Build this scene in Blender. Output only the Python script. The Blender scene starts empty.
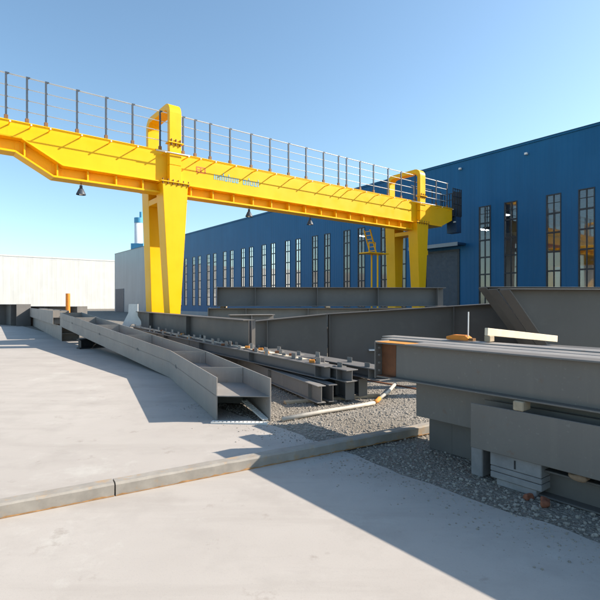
import bpy, bmesh, math, random
from mathutils import Vector, Matrix
random.seed(7)
S = bpy.context.scene
COL = S.collection
R = math.radians

# ------------------------------------------------------------------ frame of reference
F = 480.0; U0 = 300.0; V0 = 303.0; H = 1.6          # focal length in photo pixels, horizon, eye height
DG = Vector((.792, .6105, 0)); DB = Vector((-.6105, .792, 0))   # along the crane girder / along the warehouse
TH = math.atan2(DG.y, DG.x)
def at(u, Y): return (u - U0) / F * Y
def pt(u, v, Y): return Vector((at(u, Y), Y, H - (v - V0) * Y / F))
def gnd(u, v, z=0.0):
    Y = F * (H - z) / (v - V0); return Vector((at(u, Y), Y, z))

# ------------------------------------------------------------------ tags
def tag(o, label=None, cat=None, group=None, kind=None):
    if label: o['label'] = label
    if cat: o['category'] = cat
    if group: o['group'] = group
    if kind: o['kind'] = kind
    return o
def thing(name, label, cat, loc=(0, 0, 0), rz=0.0, group=None):
    o = bpy.data.objects.new(name, None); COL.objects.link(o)
    o.location = loc; o.rotation_euler = (0, 0, rz); o.empty_display_size = .2
    return tag(o, label, cat, group)
def children(o): return [c for c in bpy.data.objects if c.parent == o]
def copy_tree(o, parent=None):
    kids = children(o)
    c = o.copy(); COL.objects.link(c)
    if parent is not None: c.parent = parent
    for k in kids: copy_tree(k, c)
    return c

# ------------------------------------------------------------------ mesh builder
class MB:
    def __init__(s): s.v = []; s.f = []; s.mi = []
    def add(s, vs, fs, mi=0):
        n = len(s.v); s.v += [Vector(p) for p in vs]
        s.f += [tuple(i + n for i in f) for f in fs]; s.mi += [mi] * len(fs); return s
    def box(s, a, b, mi=0, M=None):
        x0, y0, z0 = a; x1, y1, z1 = b
        vs = [(x0,y0,z0),(x1,y0,z0),(x1,y1,z0),(x0,y1,z0),(x0,y0,z1),(x1,y0,z1),(x1,y1,z1),(x0,y1,z1)]
        if M is not None: vs = [M @ Vector(p) for p in vs]
        return s.add(vs, [(0,3,2,1),(4,5,6,7),(0,1,5,4),(1,2,6,5),(2,3,7,6),(3,0,4,7)], mi)
    def prism(s, poly, off, mi=0):
        """closed outline (list of 3D points) extruded by the vector off"""
        n = len(poly); off = Vector(off); P = [Vector(p) for p in poly]
        fs = [tuple(range(n))[::-1], tuple(range(n, 2 * n))] + [(i, (i + 1) % n, n + (i + 1) % n, n + i) for i in range(n)]
        return s.add(P + [p + off for p in P], fs, mi)
    def tube(s, pts, r, n=8, mi=0, cap=True):
        P = [Vector(p) for p in pts]; rs = r if isinstance(r, (list, tuple)) else [r] * len(P)
        vs = []; fs = []
        for i, p in enumerate(P):
            d = (P[min(i + 1, len(P) - 1)] - P[max(i - 1, 0)]).normalized()
            a = d.cross(Vector((0, 0, 1)))
            if a.length < 1e-3: a = d.cross(Vector((1, 0, 0)))
            a.normalize(); b = a.cross(d)
            for k in range(n):
                t = 2 * math.pi * k / n
                vs.append(p + (a * math.cos(t) + b * math.sin(t)) * rs[i])
        for i in range(len(P) - 1):
            for k in range(n):
                fs.append((i*n+k, i*n+(k+1) % n, (i+1)*n+(k+1) % n, (i+1)*n+k))
        if cap:
            fs.append(tuple(range(n))); fs.append(tuple(range((len(P)-1)*n, len(P)*n))[::-1])
        return s.add(vs, fs, mi)
    def build(s, name, mats, parent=None, bevel=0.0, smooth=False, origin=None, fn=None):
        vs = [fn(v) for v in s.v] if fn else list(s.v)
        o_loc = Vector((0, 0, 0))
        if origin is not None: o_loc = Vector(origin); vs = [v - o_loc for v in vs]
        me = bpy.data.meshes.new(name); me.from_pydata([tuple(v) for v in vs], [], s.f)
        if not isinstance(mats, (list, tuple)): mats = [mats]
        for m in mats: me.materials.append(m)
        for p, i in zip(me.polygons, s.mi): p.material_index = i; p.use_smooth = smooth
        bm = bmesh.new(); bm.from_mesh(me); bmesh.ops.recalc_face_normals(bm, faces=bm.faces); bm.to_mesh(me); bm.free()
        o = bpy.data.objects.new(name, me); COL.objects.link(o)
        if origin is not None: o.location = o_loc
        if parent is not None: o.parent = parent
        if bevel:
            b = o.modifiers.new('Bevel', 'BEVEL'); b.width = bevel; b.segments = 1; b.limit_method = 'ANGLE'; b.angle_limit = R(40)
        return o

# ------------------------------------------------------------------ materials
def new_mat(name):
    m = bpy.data.materials.new(name); m.use_nodes = True
    nt = m.node_tree; nt.nodes.clear()
    out = nt.nodes.new('ShaderNodeOutputMaterial'); b = nt.nodes.new('ShaderNodeBsdfPrincipled')
    nt.links.new(b.outputs[0], out.inputs[0]); return m, nt, b, out
def noise(nt, vec, scale, detail=4, rough=.55):
    n = nt.nodes.new('ShaderNodeTexNoise'); n.inputs['Scale'].default_value = scale
    n.inputs['Detail'].default_value = detail; n.inputs['Roughness'].default_value = rough
    if vec is not None: nt.links.new(vec, n.inputs['Vector'])
    return n.outputs['Fac']
def ramp(nt, fac, stops):
    r = nt.nodes.new('ShaderNodeValToRGB'); nt.links.new(fac, r.inputs[0])
    e = r.color_ramp.elements
    while len(e) < len(stops): e.new(.5)
    for el, (p, c) in zip(e, stops):
        el.position = p; el.color = (c[0], c[1], c[2], 1) if not isinstance(c, (int, float)) else (c, c, c, 1)
    return r.outputs[0]
def mix(nt, fac, a, b, mode='MIX'):
    m = nt.nodes.new('ShaderNodeMix'); m.data_type = 'RGBA'; m.blend_type = mode
    for sock, val in ((m.inputs[0], fac), (m.inputs[6], a), (m.inputs[7], b)):
        if isinstance(val, bpy.types.NodeSocket): nt.links.new(val, sock)
        elif isinstance(val, (int, float)): sock.default_value = val
        else: sock.default_value = (val[0], val[1], val[2], 1)
    return m.outputs[2]
def coords(nt, scale=None, kind='Object'):
    tc = nt.nodes.new('ShaderNodeTexCoord'); v = tc.outputs[kind]
    if scale:
        mp = nt.nodes.new('ShaderNodeMapping'); mp.inputs['Scale'].default_value = scale
        nt.links.new(v, mp.inputs['Vector']); v = mp.outputs[0]
    return v
def bump(nt, b, h, strength, dist):
    n = nt.nodes.new('ShaderNodeBump'); n.inputs['Strength'].default_value = strength; n.inputs['Distance'].default_value = dist
    nt.links.new(h, n.inputs['Height']); nt.links.new(n.outputs[0], b.inputs['Normal'])
def paint(name, base, var=.12, rough=.5, scale=1.5, rust=0.0, rustcol=(.16, .06, .025), dirt=(.2, .18, .15), dirtamt=.25, spec=.4, bmp=.15, streak=False):
    m, nt, b, _ = new_mat(name)
    v = coords(nt)
    lo = [c * (1 - var) for c in base]; hi = [min(1, c * (1 + var)) for c in base]
    c = ramp(nt, noise(nt, v, scale, 6, .6), [(.3, lo), (.7, hi)])
    if streak:
        vs = coords(nt, (6, 6, .5))
        c = mix(nt, ramp(nt, noise(nt, vs, 1.6, 5), [(.52, 0), (.75, dirtamt)]), c, dirt)
    if streak:
        for sc, ang in (((1.2, 34, 34), .3), ((34, 1.0, 20), 1.1), ((26, 20, 1.4), .2)):
            tc = nt.nodes.new('ShaderNodeTexCoord'); mp = nt.nodes.new('ShaderNodeMapping'); mp.inputs['Scale'].default_value = sc
            mp.inputs['Rotation'].default_value = (ang, ang * .6, ang); nt.links.new(tc.outputs['Object'], mp.inputs['Vector'])
            c = mix(nt, ramp(nt, noise(nt, mp.outputs[0], 1.0, 3, .6), [(.66, 0), (.70, .35)]), c, [min(1, x * 1.5 + .02) if base[2] > .05 else x * .8 for x in base])
    c = mix(nt, ramp(nt, noise(nt, v, scale * 3.3, 7, .65), [(.55, 0), (.78, dirtamt)]), c, dirt)
    c = mix(nt, ramp(nt, noise(nt, v, 60, 3), [(.62, 0), (.75, .18)]), c, [x * .6 for x in base])
    if rust > 0:
        c = mix(nt, ramp(nt, noise(nt, v, 7, 8, .7), [(.62 - rust * .3, 0), (.74 - rust * .3, 1)]), c, rustcol)
    nt.links.new(c, b.inputs['Base Color'])
    nt.links.new(ramp(nt, noise(nt, v, scale * 2, 4), [(.3, rough * .8), (.7, min(1, rough * 1.25))]), b.inputs['Roughness'])
    b.inputs['Specular IOR Level'].default_value = spec
    if bmp: bump(nt, b, noise(nt, v, 2.2, 3), bmp, .02)
    return m

M = {}
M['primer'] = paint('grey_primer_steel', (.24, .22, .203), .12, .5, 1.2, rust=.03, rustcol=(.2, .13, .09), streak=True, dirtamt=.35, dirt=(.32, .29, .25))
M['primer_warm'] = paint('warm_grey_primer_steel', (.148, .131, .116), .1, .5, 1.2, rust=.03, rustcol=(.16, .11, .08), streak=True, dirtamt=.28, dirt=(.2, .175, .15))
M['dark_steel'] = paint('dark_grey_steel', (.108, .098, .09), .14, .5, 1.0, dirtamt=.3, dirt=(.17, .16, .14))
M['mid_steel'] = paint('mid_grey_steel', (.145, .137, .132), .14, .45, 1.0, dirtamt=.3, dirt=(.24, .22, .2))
M['rust'] = paint('bare_rusty_steel', (.17, .07, .035), .3, .8, 6, dirtamt=.3, dirt=(.09, .045, .03), spec=.2)
M['rustline'] = paint('brown_rust_line', (.36, .2, .09), .3, .85, 9, dirtamt=.6, dirt=(.3, .26, .2), spec=.1)
M['orange_rust'] = paint('orange_rust_steel', (.6, .24, .05), .25, .75, 8, dirtamt=.5, dirt=(.35, .14, .05), spec=.2)
M['yellow'] = paint('yellow_crane_paint', (.9, .472, .003), .05, .42, .8, dirtamt=.10, dirt=(.55, .27, .012), bmp=.08, spec=.22, streak=True)
M['slate'] = paint('slate_blue_post_paint', (.045, .06, .085), .15, .5, 4)
M['galv'] = paint('pale_galvanised_rail', (.78, .76, .74), .08, .35, 4, dirtamt=.1)
M['boltsteel'] = paint('brown_bolt_steel', (.22, .1, .03), .2, .6, 9)
M['blackmetal'] = paint('black_metal', (.018, .02, .024), .2, .5, 5)
M['white'] = paint('white_paint', (.72, .7, .66), .08, .5, 3, dirtamt=.4, dirt=(.42, .38, .32))
M['cream'] = paint('worn_cream_paint', (.47, .42, .36), .15, .6, 6, dirtamt=.6, dirt=(.3, .25, .2))
M['timber'] = paint('weathered_timber', (.42, .33, .23), .25, .85, 6, dirtamt=.4, dirt=(.25, .2, .15), spec=.1)
M['plank'] = paint('pale_plank', (.72, .6, .45), .12, .8, 5, dirtamt=.2, dirt=(.5, .4, .3), spec=.1)
M['greyblock'] = paint('grey_timber_block', (.25, .24, .24), .2, .85, 5, dirtamt=.4, dirt=(.16, .15, .14), spec=.1)
M['brick'] = paint('red_brown_brick', (.26, .1, .06), .3, .9, 12, dirtamt=.4, dirt=(.16, .08, .06), spec=.1)
M['stone'] = paint('brown_stone', (.3, .2, .13), .3, .9, 10, spec=.1)
M['orange'] = paint('orange_strap', (.75, .24, .03), .15, .7, 8)
M['red'] = paint('red_lettering', (.8, .17, .04), .1, .6, 8)
M['blueletter'] = paint('blue_lettering', (.1, .42, .6), .1, .6, 8)
M['frame'] = paint('dark_window_frame', (.022, .026, .034), .15, .45, 4)
M['kerb'] = paint('weathered_kerb_steel', (.31, .28, .245), .2, .75, 5, rust=.3, rustcol=(.36, .265, .18), dirt=(.28, .265, .235), dirtamt=.5, spec=.2)
M['scuff'] = paint('dark_scuff', (.1, .1, .1), .3, .7, 8)
M['chimwhite'] = paint('white_flue', (.75, .76, .77), .05, .5, 1)
M['chimblue'] = paint('blue_flue_cap', (.07, .3, .5), .1, .5, 1)

def cladding(name, base, along, pitch, rough=.33, spec=.35, depth=.025):
    m, nt, b, _ = new_mat(name)
    v = coords(nt)
    sx = nt.nodes.new('ShaderNodeSeparateXYZ'); nt.links.new(v, sx.inputs[0])
    w = nt.nodes.new('ShaderNodeMath'); w.operation = 'MULTIPLY'; w.inputs[1].default_value = 2 * math.pi / pitch
    nt.links.new(sx.outputs[along], w.inputs[0])
    sn = nt.nodes.new('ShaderNodeMath'); sn.operation = 'SINE'; nt.links.new(w.outputs[0], sn.inputs[0])
    mr = nt.nodes.new('ShaderNodeMapRange'); nt.links.new(sn.outputs[0], mr.inputs[0])
    mr.inputs[1].default_value = .2; mr.inputs[2].default_value = .8
    lo = [c * .92 for c in base]; hi = [c * 1.08 for c in base]
    vs = coords(nt, (1.2, 1.2, .12))
    c = ramp(nt, noise(nt, vs, 1.0, 5), [(.3, lo), (.7, hi)])
    c = mix(nt, ramp(nt, noise(nt, v, .35, 5), [(.5, 0), (.75, .35)]), c, [min(1, x * 1.25 + .01) for x in base])
    nt.links.new(c, b.inputs['Base Color'])
    b.inputs['Roughness'].default_value = rough; b.inputs['Specular IOR Level'].default_value = spec
    bump(nt, b, mr.outputs[0], .25, depth)
    return m
M['bluewall'] = cladding('blue_profiled_cladding', (.008, .108, .245), 0, .3, .42, .22)
M['bluetrim'] = paint('dark_blue_trim', (.015, .05, .11), .1, .4, 1)
M['greywall'] = cladding('grey_profiled_cladding', (.24, .27, .3), 0, .4)
M['whitewall'] = cladding('white_profiled_cladding', (.55, .545, .53), 0, 1.1, .5, .3)
M['inner'] = paint('pale_hall_interior', (.42, .44, .46), .06, .8, .5, spec=.1)
M['innerfloor'] = paint('hall_floor', (.3, .3, .3), .1, .7, .5)
M['hallorange'] = paint('orange_hall_crane', (.7, .3, .05), .08, .5, 1)

def glass():
    m = bpy.data.materials.new('window_glass'); m.use_nodes = True
    nt = m.node_tree; nt.nodes.clear()
    out = nt.nodes.new('ShaderNodeOutputMaterial'); mx = nt.nodes.new('ShaderNodeMixShader')
    tr = nt.nodes.new('ShaderNodeBsdfTransparent'); tr.inputs[0].default_value = (.58, .68, .78, 1)
    gl = nt.nodes.new('ShaderNodeBsdfGlossy'); gl.inputs['Roughness'].default_value = .03
    fr = nt.nodes.new('ShaderNodeFresnel'); fr.inputs[0].default_value = 1.25
    ad = nt.nodes.new('ShaderNodeMath'); ad.operation = 'ADD'; ad.use_clamp = True; ad.inputs[1].default_value = .10
    nt.links.new(fr.outputs[0], ad.inputs[0]); nt.links.new(ad.outputs[0], mx.inputs[0])
    nt.links.new(tr.outputs[0], mx.inputs[1]); nt.links.new(gl.outputs[0], mx.inputs[2]); nt.links.new(mx.outputs[0], out.inputs[0])
    return m
M['glass'] = glass()
def emit(name, col, st):
    m, nt, b, _ = new_mat(name); b.inputs['Base Color'].default_value = (.8, .8, .8, 1)
    b.inputs['Emission Color'].default_value = (*col, 1); b.inputs['Emission Strength'].default_value = st; return m
M['tube'] = emit('lit_hall_lamp', (1, .97, .9), 40)

def concrete_mat():
    m, nt, b, _ = new_mat('pale_concrete')
    v = coords(nt)
    c = ramp(nt, noise(nt, v, .35, 7, .6), [(.3, (.38, .34, .307)), (.7, (.45, .408, .37))])
    c = mix(nt, ramp(nt, noise(nt, v, 1.7, 8, .65), [(.5, 0), (.72, .55)]), c, (.33, .295, .265))
    c = mix(nt, ramp(nt, noise(nt, v, .8, 9, .75), [(.56, 0), (.66, .5)]), c, (.5, .475, .43))
    c = mix(nt, ramp(nt, noise(nt, v, 2.6, 6, .7), [(.62, 0), (.72, .55)]), c, (.24, .2, .165))
    c = mix(nt, ramp(nt, noise(nt, v, 90, 3), [(.55, 0), (.75, .3)]), c, (.29, .27, .25))
    c = mix(nt, ramp(nt, noise(nt, coords(nt, (.25, 1.6, 1)), 1.1, 7, .7), [(.5, 0), (.72, .42)]), c, (.29, .255, .225))
    nt.links.new(c, b.inputs['Base Color']); b.inputs['Roughness'].default_value = .8; b.inputs['Specular IOR Level'].default_value = .25
    n1 = noise(nt, v, 5, 6); n2 = noise(nt, v, 220, 2)
    a = nt.nodes.new('ShaderNodeMath'); a.operation = 'ADD'; nt.links.new(n1, a.inputs[0]); nt.links.new(n2, a.inputs[1])
    bump(nt, b, a.outputs[0], .12, .005); return m
M['concrete'] = concrete_mat()
def gravel_mat():
    m, nt, b, _ = new_mat('grey_gravel')
    v = coords(nt)
    vo = nt.nodes.new('ShaderNodeTexVoronoi'); vo.inputs['Scale'].default_value = 38; nt.links.new(v, vo.inputs['Vector'])
    c = ramp(nt, vo.outputs['Color'], [(.1, (.19, .165, .14)), (.55, (.28, .25, .215)), (.95, (.38, .345, .30))])
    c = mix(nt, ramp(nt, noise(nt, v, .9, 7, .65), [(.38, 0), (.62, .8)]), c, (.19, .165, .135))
    nt.links.new(c, b.inputs['Base Color']); b.inputs['Roughness'].default_value = .9; b.inputs['Specular IOR Level'].default_value = .15
    iv = nt.nodes.new('ShaderNodeMath'); iv.operation = 'SUBTRACT'; iv.inputs[0].default_value = 1; nt.links.new(vo.outputs['Distance'], iv.inputs[1])
    bump(nt, b, iv.outputs[0], .8, .02); return m
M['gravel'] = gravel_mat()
M['pebble'] = paint('grey_pebble', (.31, .275, .235), .3, .9, 14, spec=.15)

# ------------------------------------------------------------------ ground
def sheet(name, poly, mat, z):
    o = MB().add([(x, y, z) for x, y in poly], [tuple(range(len(poly)))]).build(name, mat)
    tag(o, kind='structure'); return o
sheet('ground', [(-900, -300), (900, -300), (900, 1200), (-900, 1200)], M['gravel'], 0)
CE = 3.5                                                # where the concrete gives way to gravel
def gb(t, d): p = DG * t + DB * d; return (p.x, p.y)
edge = []
d = -14.0
while d < 139:
    edge.append(gb(CE + min(1.5, max(0, (d - 7.6) * .42)) + random.uniform(-.03, .03) + .02 * math.sin(d * 1.7), d)); d += .16 if d < 14 else 3
sheet('concrete_yard', [gb(-160, 139), gb(-160, -14)] + edge, M['concrete'], .012)

# loose stones on the gravel
def stones(n, area, rmin, rmax, name, label, lift=0.0):
    mb = MB()
    bm = bmesh.new(); bmesh.ops.create_icosphere(bm, subdivisions=1, radius=1)
    base = [tuple(v.co) for v in bm.verts]; fs = [tuple(v.index for v in f.verts) for f in bm.faces]; bm.free()
    for _ in range(n):
        t, dd = area(); r = rmin + (rmax - rmin) * random.random() ** 4
        p = DG * t + DB * dd; a = random.random() * 6.28; sq = random.uniform(.5, .8); lx = random.uniform(.75, 1.25)
        vs = []
        for x, y, z in base:
            x = (x + random.uniform(-.18, .18)) * lx; y += random.uniform(-.18, .18); z += random.uniform(-.15, .15)
            vs.append((p.x + r * (x * math.cos(a) - y * math.sin(a)), p.y + r * (x * math.sin(a) + y * math.cos(a)), r * z * sq + r * .3 + lift))
        mb.add(vs, fs)
    o = mb.build(name, M['pebble']); tag(o, label, 'gravel', kind='stuff'); return o
stones(15000, lambda: (CE + .02 + 3.4 * random.random() ** 1.3, random.uniform(1.2, 7.5)), .004, .021, 'gravel_stones', 'loose grey gravel stones scattered beside the concrete apron')

stones(2200, lambda: (CE - abs(random.gauss(0, .28)), random.uniform(1.2, 7.0)), .002, .011, 'loose_grit', 'loose grit spilled from the gravel onto the concrete edge', .012)
# ------------------------------------------------------------------ steel sections
def frame_of(p0, p1):
    a = (p1 - p0); L = a.length; a.normalize()
    s = a.cross(Vector((0, 0, 1))).normalized(); u = s.cross(a); return a, s, u, L
def beam(name, label, cat, p0, p1, depth, width, tf=.018, tw=.012, flat=False, stiff=(), plates=(), mat='dark_steel', group=None,
         bevel=.003, flat_holes=False):
    """I-section whose underside runs along p0 -> p1; flat: web lies horizontal, flanges stand upright"""
    p0 = Vector(p0); p1 = Vector(p1); a, s, u, L = frame_of(p0, p1)
    root = thing(name, label, cat, p0, 0, group)
    X, Z = (width, depth)
    def q(l, x, z): return a * l + s * x + u * z
    def bx(l0, l1, x0, x1, z0, z1, mb):
        vs = [q(l0,x0,z0), q(l1,x0,z0), q(l1,x1,z0), q(l0,x1,z0), q(l0,x0,z1), q(l1,x0,z1), q(l1,x1,z1), q(l0,x1,z1)]
        return mb.add(vs, [(0,3,2,1),(4,5,6,7),(0,1,5,4),(1,2,6,5),(2,3,7,6),(3,0,4,7)])
    mt = M[mat]
    if flat:
        bx(0, L, -X/2, -X/2 + tf, 0, Z, MB()).build('flange', mt, root, bevel)
        bx(0, L, X/2 - tf, X/2, 0, Z, MB()).build('flange', mt, root, bevel)
        bx(0.002, L-.002, -X/2 + tf, X/2 - tf, Z/2 - tw/2, Z/2 + tw/2, MB()).build('web', mt, root)
        for l in stiff: bx(l, l + .012, -X/2 + tf, X/2 - tf, .006, Z - .012, MB()).build('stiffener', mt, root)
    else:
        bx(0, L, -X/2, X/2, 0, tf, MB()).build('flange', mt, root, bevel)
        bx(0, L, -X/2, X/2, Z - tf, Z, MB()).build('flange', mt, root, bevel)
        bx(0.002, L-.002, -tw/2, tw/2, tf, Z - tf, MB()).build('web', mt, root)
        for l in stiff:
            m_ = MB(); bx(l, l + .012, -X/2 + .006, -tw/2, tf, Z - tf, m_); bx(l, l + .012, tw/2, X/2 - .006, tf, Z - tf, m_)
            m_.build('stiffener', mt, root)
    for l in plates: bx(l - .016 if l <= 0 else l, l if l <= 0 else l + .016, -X/2 - .01, X/2 + .01, -.012, Z + .012, MB()).build('end_plate', mt, root, bevel)
    return root, q

# --- the bent girder on the concrete (flanges upright, web level)
def bent_girder():
    dp = .58
    Lp = [Vector((-1.13, 6.47, .014)), Vector((-2.77, 10.2, .014)), Vector((-10.15, 20.3, .62))]
    Rp = [Vector((-.385, 6.42, .014)), Vector((-1.97, 10.05, .014)), Vector((-9.45, 20.75, .62))]
    root = thing('bent_steel_girder', 'long pale grey bent steel girder lying on the concrete with an open stiffened trough', 'steel girder', Lp[0])
    o = Lp[0]; up = Vector((0, 0, dp)); tf = .02
    def plate(P, side, name):
        mb = MB(); vs = []
        n = len(P)
        for i, p in enumerate(P):
            d = (P[min(i+1, n-1)] - P[max(i-1, 0)]); d.z = 0; d.normalize()
            s = d.cross(Vector((0, 0, 1))) * tf * side
            vs += [p - o, p + s - o, p + s + up - o, p + up - o]
        fs = [(0, 1, 2, 3), tuple((n-1)*4 + k for k in (3, 2, 1, 0))]
        for i in range(n - 1):
            for k in range(4): fs.append((i*4+k, i*4+(k+1) % 4, (i+1)*4+(k+1) % 4, (i+1)*4+k))
        return mb.add(vs, fs).build(name, M['primer'], root, .003)
    fl = plate(Lp, 1, 'flange'); plate(Rp, -1, 'flange')
    mb = MB()
    for i in range(2):
        a, b, c, d = [p - o for p in (Lp[i], Rp[i], Rp[i+1], Lp[i+1])]
        mb.prism([p + Vector((0, 0, dp * .57 - .006)) for p in (a, b, c, d)], (0, 0, .012))
    mb.build('web', M['primer'], root)
    for seg, f in ((0, .31), (0, .985), (1, .265), (1, .52), (1, .78), (1, .995)):
        a = Lp[seg].lerp(Lp[seg+1], f) - o; b = Rp[seg].lerp(Rp[seg+1], f) - o
        e = (b - a).normalized(); a = a + e * .021; b = b - e * .021
        k = Vector((e.y, -e.x, 0)) * .014
        MB().prism([a + Vector((0,0,.01)), b + Vector((0,0,.01)), b + up * .985, a + up * .985], k).build('stiffener', M['primer'], root)
    # scuffs left by the lifting clamps
    for seg, f in ((0, .80), (1, .17), (1, .47), (1, .80)):
        c = Lp[seg].lerp(Lp[seg+1], f) - o; d = (Lp[seg+1] - Lp[seg]); d.z = 0; d.normalize(); s = d.cross(Vector((0,0,1)))
        c = c - s * .0035 + Vector((0, 0, .3)); w = .10
        poly = [c - d*w, c + d*w*.9 + Vector((0,0,.01)), c + d*w + Vector((0,0,.05)), c + d*w*.2 + Vector((0,0,.075)), c - d*w*.6 + Vector((0,0,.03))]
        MB().prism(poly, s * .002).build('scuff_mark', M['scuff'], fl)
    return root
bent_girder()
# pale perforated strips at its open end
def perforated(name, label, p0, p1, w, n):
    p0 = Vector(p0); p1 = Vector(p1); a, s, u, L = frame_of(p0, p1); mb = MB(); st = L / n
    def bx(l0, l1, x0, x1, z0, z1, mi=0):
        vs = [p0 + a*l + s*x + u*z for z in (z0, z1) for l, x in ((l0,x0),(l1,x0),(l1,x1),(l0,x1))]
        mb.add(vs, [(0,3,2,1),(4,5,6,7),(0,1,5,4),(1,2,6,5),(2,3,7,6),(3,0,4,7)], mi)
    bx(0, L, -w/2, -w*.36, 0, .02, 0); bx(0, L, w*.36, w/2, 0, .02, 0)
    for i in range(n): bx(i*st, i*st + st*.55, -w*.36, w*.36, 0, .02, 0)
    o = mb.build(name, M['white'], origin=p0); tag(o, label, 'metal strip'); return o
perforated('perforated_strip', 'pale perforated strip laid flat across the open end of the bent girder', (-1.17, 6.36, .014), (-.42, 6.30, .014), .10, 14)
perforated('perforated_strip', 'pale perforated strip slanting inside the open end of the bent girder', (-.46, 6.42, .03), (-.82, 7.05, .16), .08, 12)

# --- girders further left
beam('straight_steel_girder', 'grey girder lying on the concrete under the far end of the bent girder', 'steel girder', (-9.63, 20.15, .01), (-23.9, 42.3, .01), .62, .68, .02, .014, True, (.4, 3, 6, 9, 12), (), 'primer', 'girders stacked at the far left')
beam('straight_steel_girder', 'grey girder stacked on top of the lowest far left girder, running away behind', 'steel girder', (-10.6, 21.3, .66), (-24.3, 42.5, .66), .60, .66, .02, .014, True, (.2, 3, 6, 9), (), 'primer', 'girders stacked at the far left')
def block(name, label, cat, c, size, rz, mat, group=None, bevel=.008):
    mb = MB().box((-size[0]/2, -size[1]/2, 0), (size[0]/2, size[1]/2, size[2]))
    o = mb.build(name, M[mat], None, bevel, origin=None); o.location = c; o.rotation_euler = (0, 0, rz); tag(o, label, cat, group); return o
# trestle that carries the bent girder
tr = thing('steel_trestle', 'short dark steel trestle propping the bent girder off the concrete', 'trestle', (-7.35, 16.9, .012), TH + .15)
MB().box((-.45, -.14, 0), (.45, .14, .05)).build('base_plate', M['blackmetal'], tr)
MB().box((-.4, -.012, .05), (.4, .012, .30)).build('web', M['blackmetal'], tr)
MB().box((-.45, -.13, .30), (.45, .13, .345)).build('top_plate', M['blackmetal'], tr)
for x in (-.4, 0, .38): MB().box((x, -.12, .05), (x + .02, .12, .30)).build('stiffener', M['blackmetal'], tr)
for i, (u, v, w, h_, lab) in enumerate(((14, 325, .9, .55, 'dark steel offcut lying at the far left beside the grey girders'), (23, 322, .8, .5, 'dark steel offcut squeezed against the far left girder end'))):
    g = gnd(u, v, .012)
    beam('beam_offcut', lab, 'steel offcut', g, g + Vector((.5, 1.6, 0)), h_, w, .03, .02, False, (.1, .8), (0,), 'dark_steel')
beam('straight_steel_girder', 'dark girder pile far at the left edge in front of the white warehouse', 'steel girder', (-19, 33, .01), (-29, 41, .01), 1.5, .9, .03, .02, False, (1, 3, 5, 7, 9), (0,), 'mid_steel', 'girders stacked at the far left')
beam('straight_steel_girder', 'dark girder lying far off just left of the white gap', 'steel girder', (-15.2, 33.5, .01), (-22, 36, .01), 1.35, .9, .03, .02, False, (1, 3, 5), (0,), 'mid_steel', 'girders stacked at the far left')
op = thing('orange_post', 'thin orange post standing among the dark girders at far left', 'post', (-14.6, 30.2, 0))
MB().tube([(0,0,0),(0,0,2.2)], .13, 12).build('shaft', M['orange'], op); MB().box((-.25,-.25,0),(.25,.25,.04)).build('base_plate', M['orange'], op)

# light grey cut plate standing by the crane leg
def cut_plate():
    o = Vector((at(121, 18.2), 18.2, 0.0))
    pts = [(0,0),(.0,.45),(.28,.9),(.28,1.25),(.75,1.25),(.78,.8),(1.0,.55),(1.0,0),(.74,0)]
    arc = [(.55 + .19*math.cos(t), .25 + .25*math.sin(t)) for t in [math.pi*k/8 for k in range(9)]]
    poly = [(x*.8, z) for x, z in pts] + [(x*.8 , z) for x, z in arc] + [(.36*.8, 0)]
    ob = MB().prism([(x, 0, z + .32) for x, z in poly], (0, .03, 0)).build('cut_plate', M['white'], None, origin=(0, 0, 0))
    ob.location = o; ob.rotation_euler = (R(-6), 0, R(-10))
    tag(ob, 'pale cut steel gusset plate with an arched notch standing near the left crane leg', 'steel plate')
cut_plate()

# ------------------------------------------------------------------ the bundle of beams in the middle
LD = Vector((-.41, .912, 0))
grp = 'small beams bundled in the middle'
low = [(.335, 7.42, 'front small grey beam of the lower row, nearest the cream pipe'), (.52, 7.52, 'second small grey beam of the lower row from the front'),
       (.80, 7.75, 'third small grey beam of the lower row with a rusty end'), (1.05, 8.05, 'fourth small grey beam of the lower row, deepest in shade')]
for i, (x, y, lab) in enumerate(low):
    p = Vector((x, y, .05)); L = (5.2, 6, 7, 7)[i]
    root, q = beam('small_steel_beam', lab, 'steel beam', p, p + LD * L, .27, .15, .014, .01, False, (.35, 2.2, 4.2), (0,) if i in (2, 3) else (), 'primer' if i == 0 else 'mid_steel', grp)
    if i == 2: MB().prism([q(-.002, -.05, .0), q(-.002, -.02, .0), q(-.002, -.02, .16), q(-.002, -.05, .2)], LD * -.004).build('rusty_edge', M['orange_rust'], root)
for x, y in ((.55, 7.9), (-.2, 9.7), (-.95, 11.6)):
    block('timber_packing', 'timber packing strip under the bundle of small beams', 'timber', (x, y, .0), (1.7, .1, .049), TH - .3, 'timber', 'packing strips under the bundle')
up_ = [((.10, 8.72, .345), (-5.9, 17.0, .56), .235, .26, 'front beam of the upper row, topped by a pale dusty flange with cleats'),
       ((.50, 7.92, .345), (-5.0, 15.6, .50), .215, .26, 'second beam of the upper row with a dark blue grey flange'),
       ((.83, 7.62, .345), (-4.2, 14.9, .47), .195, .24, 'third beam of the upper row, its end hooked over the row below'),
       ((1.42, 7.72, .36), (-3.3, 14.2, .46), .18, .40, 'broad dark beam of the upper row reaching furthest right')]
tops = []
for p0, p1, dp, w, lab in up_:
    root, q = beam('purlin_beam', lab, 'steel beam', p0, p1, dp, w, .016, .012, False, (.25, 2.5, 5, 7.5), (), 'mid_steel', 'beams of the upper row')
    tops.append((root, q, dp, w, (Vector(p1) - Vector(p0)).length))
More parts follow.
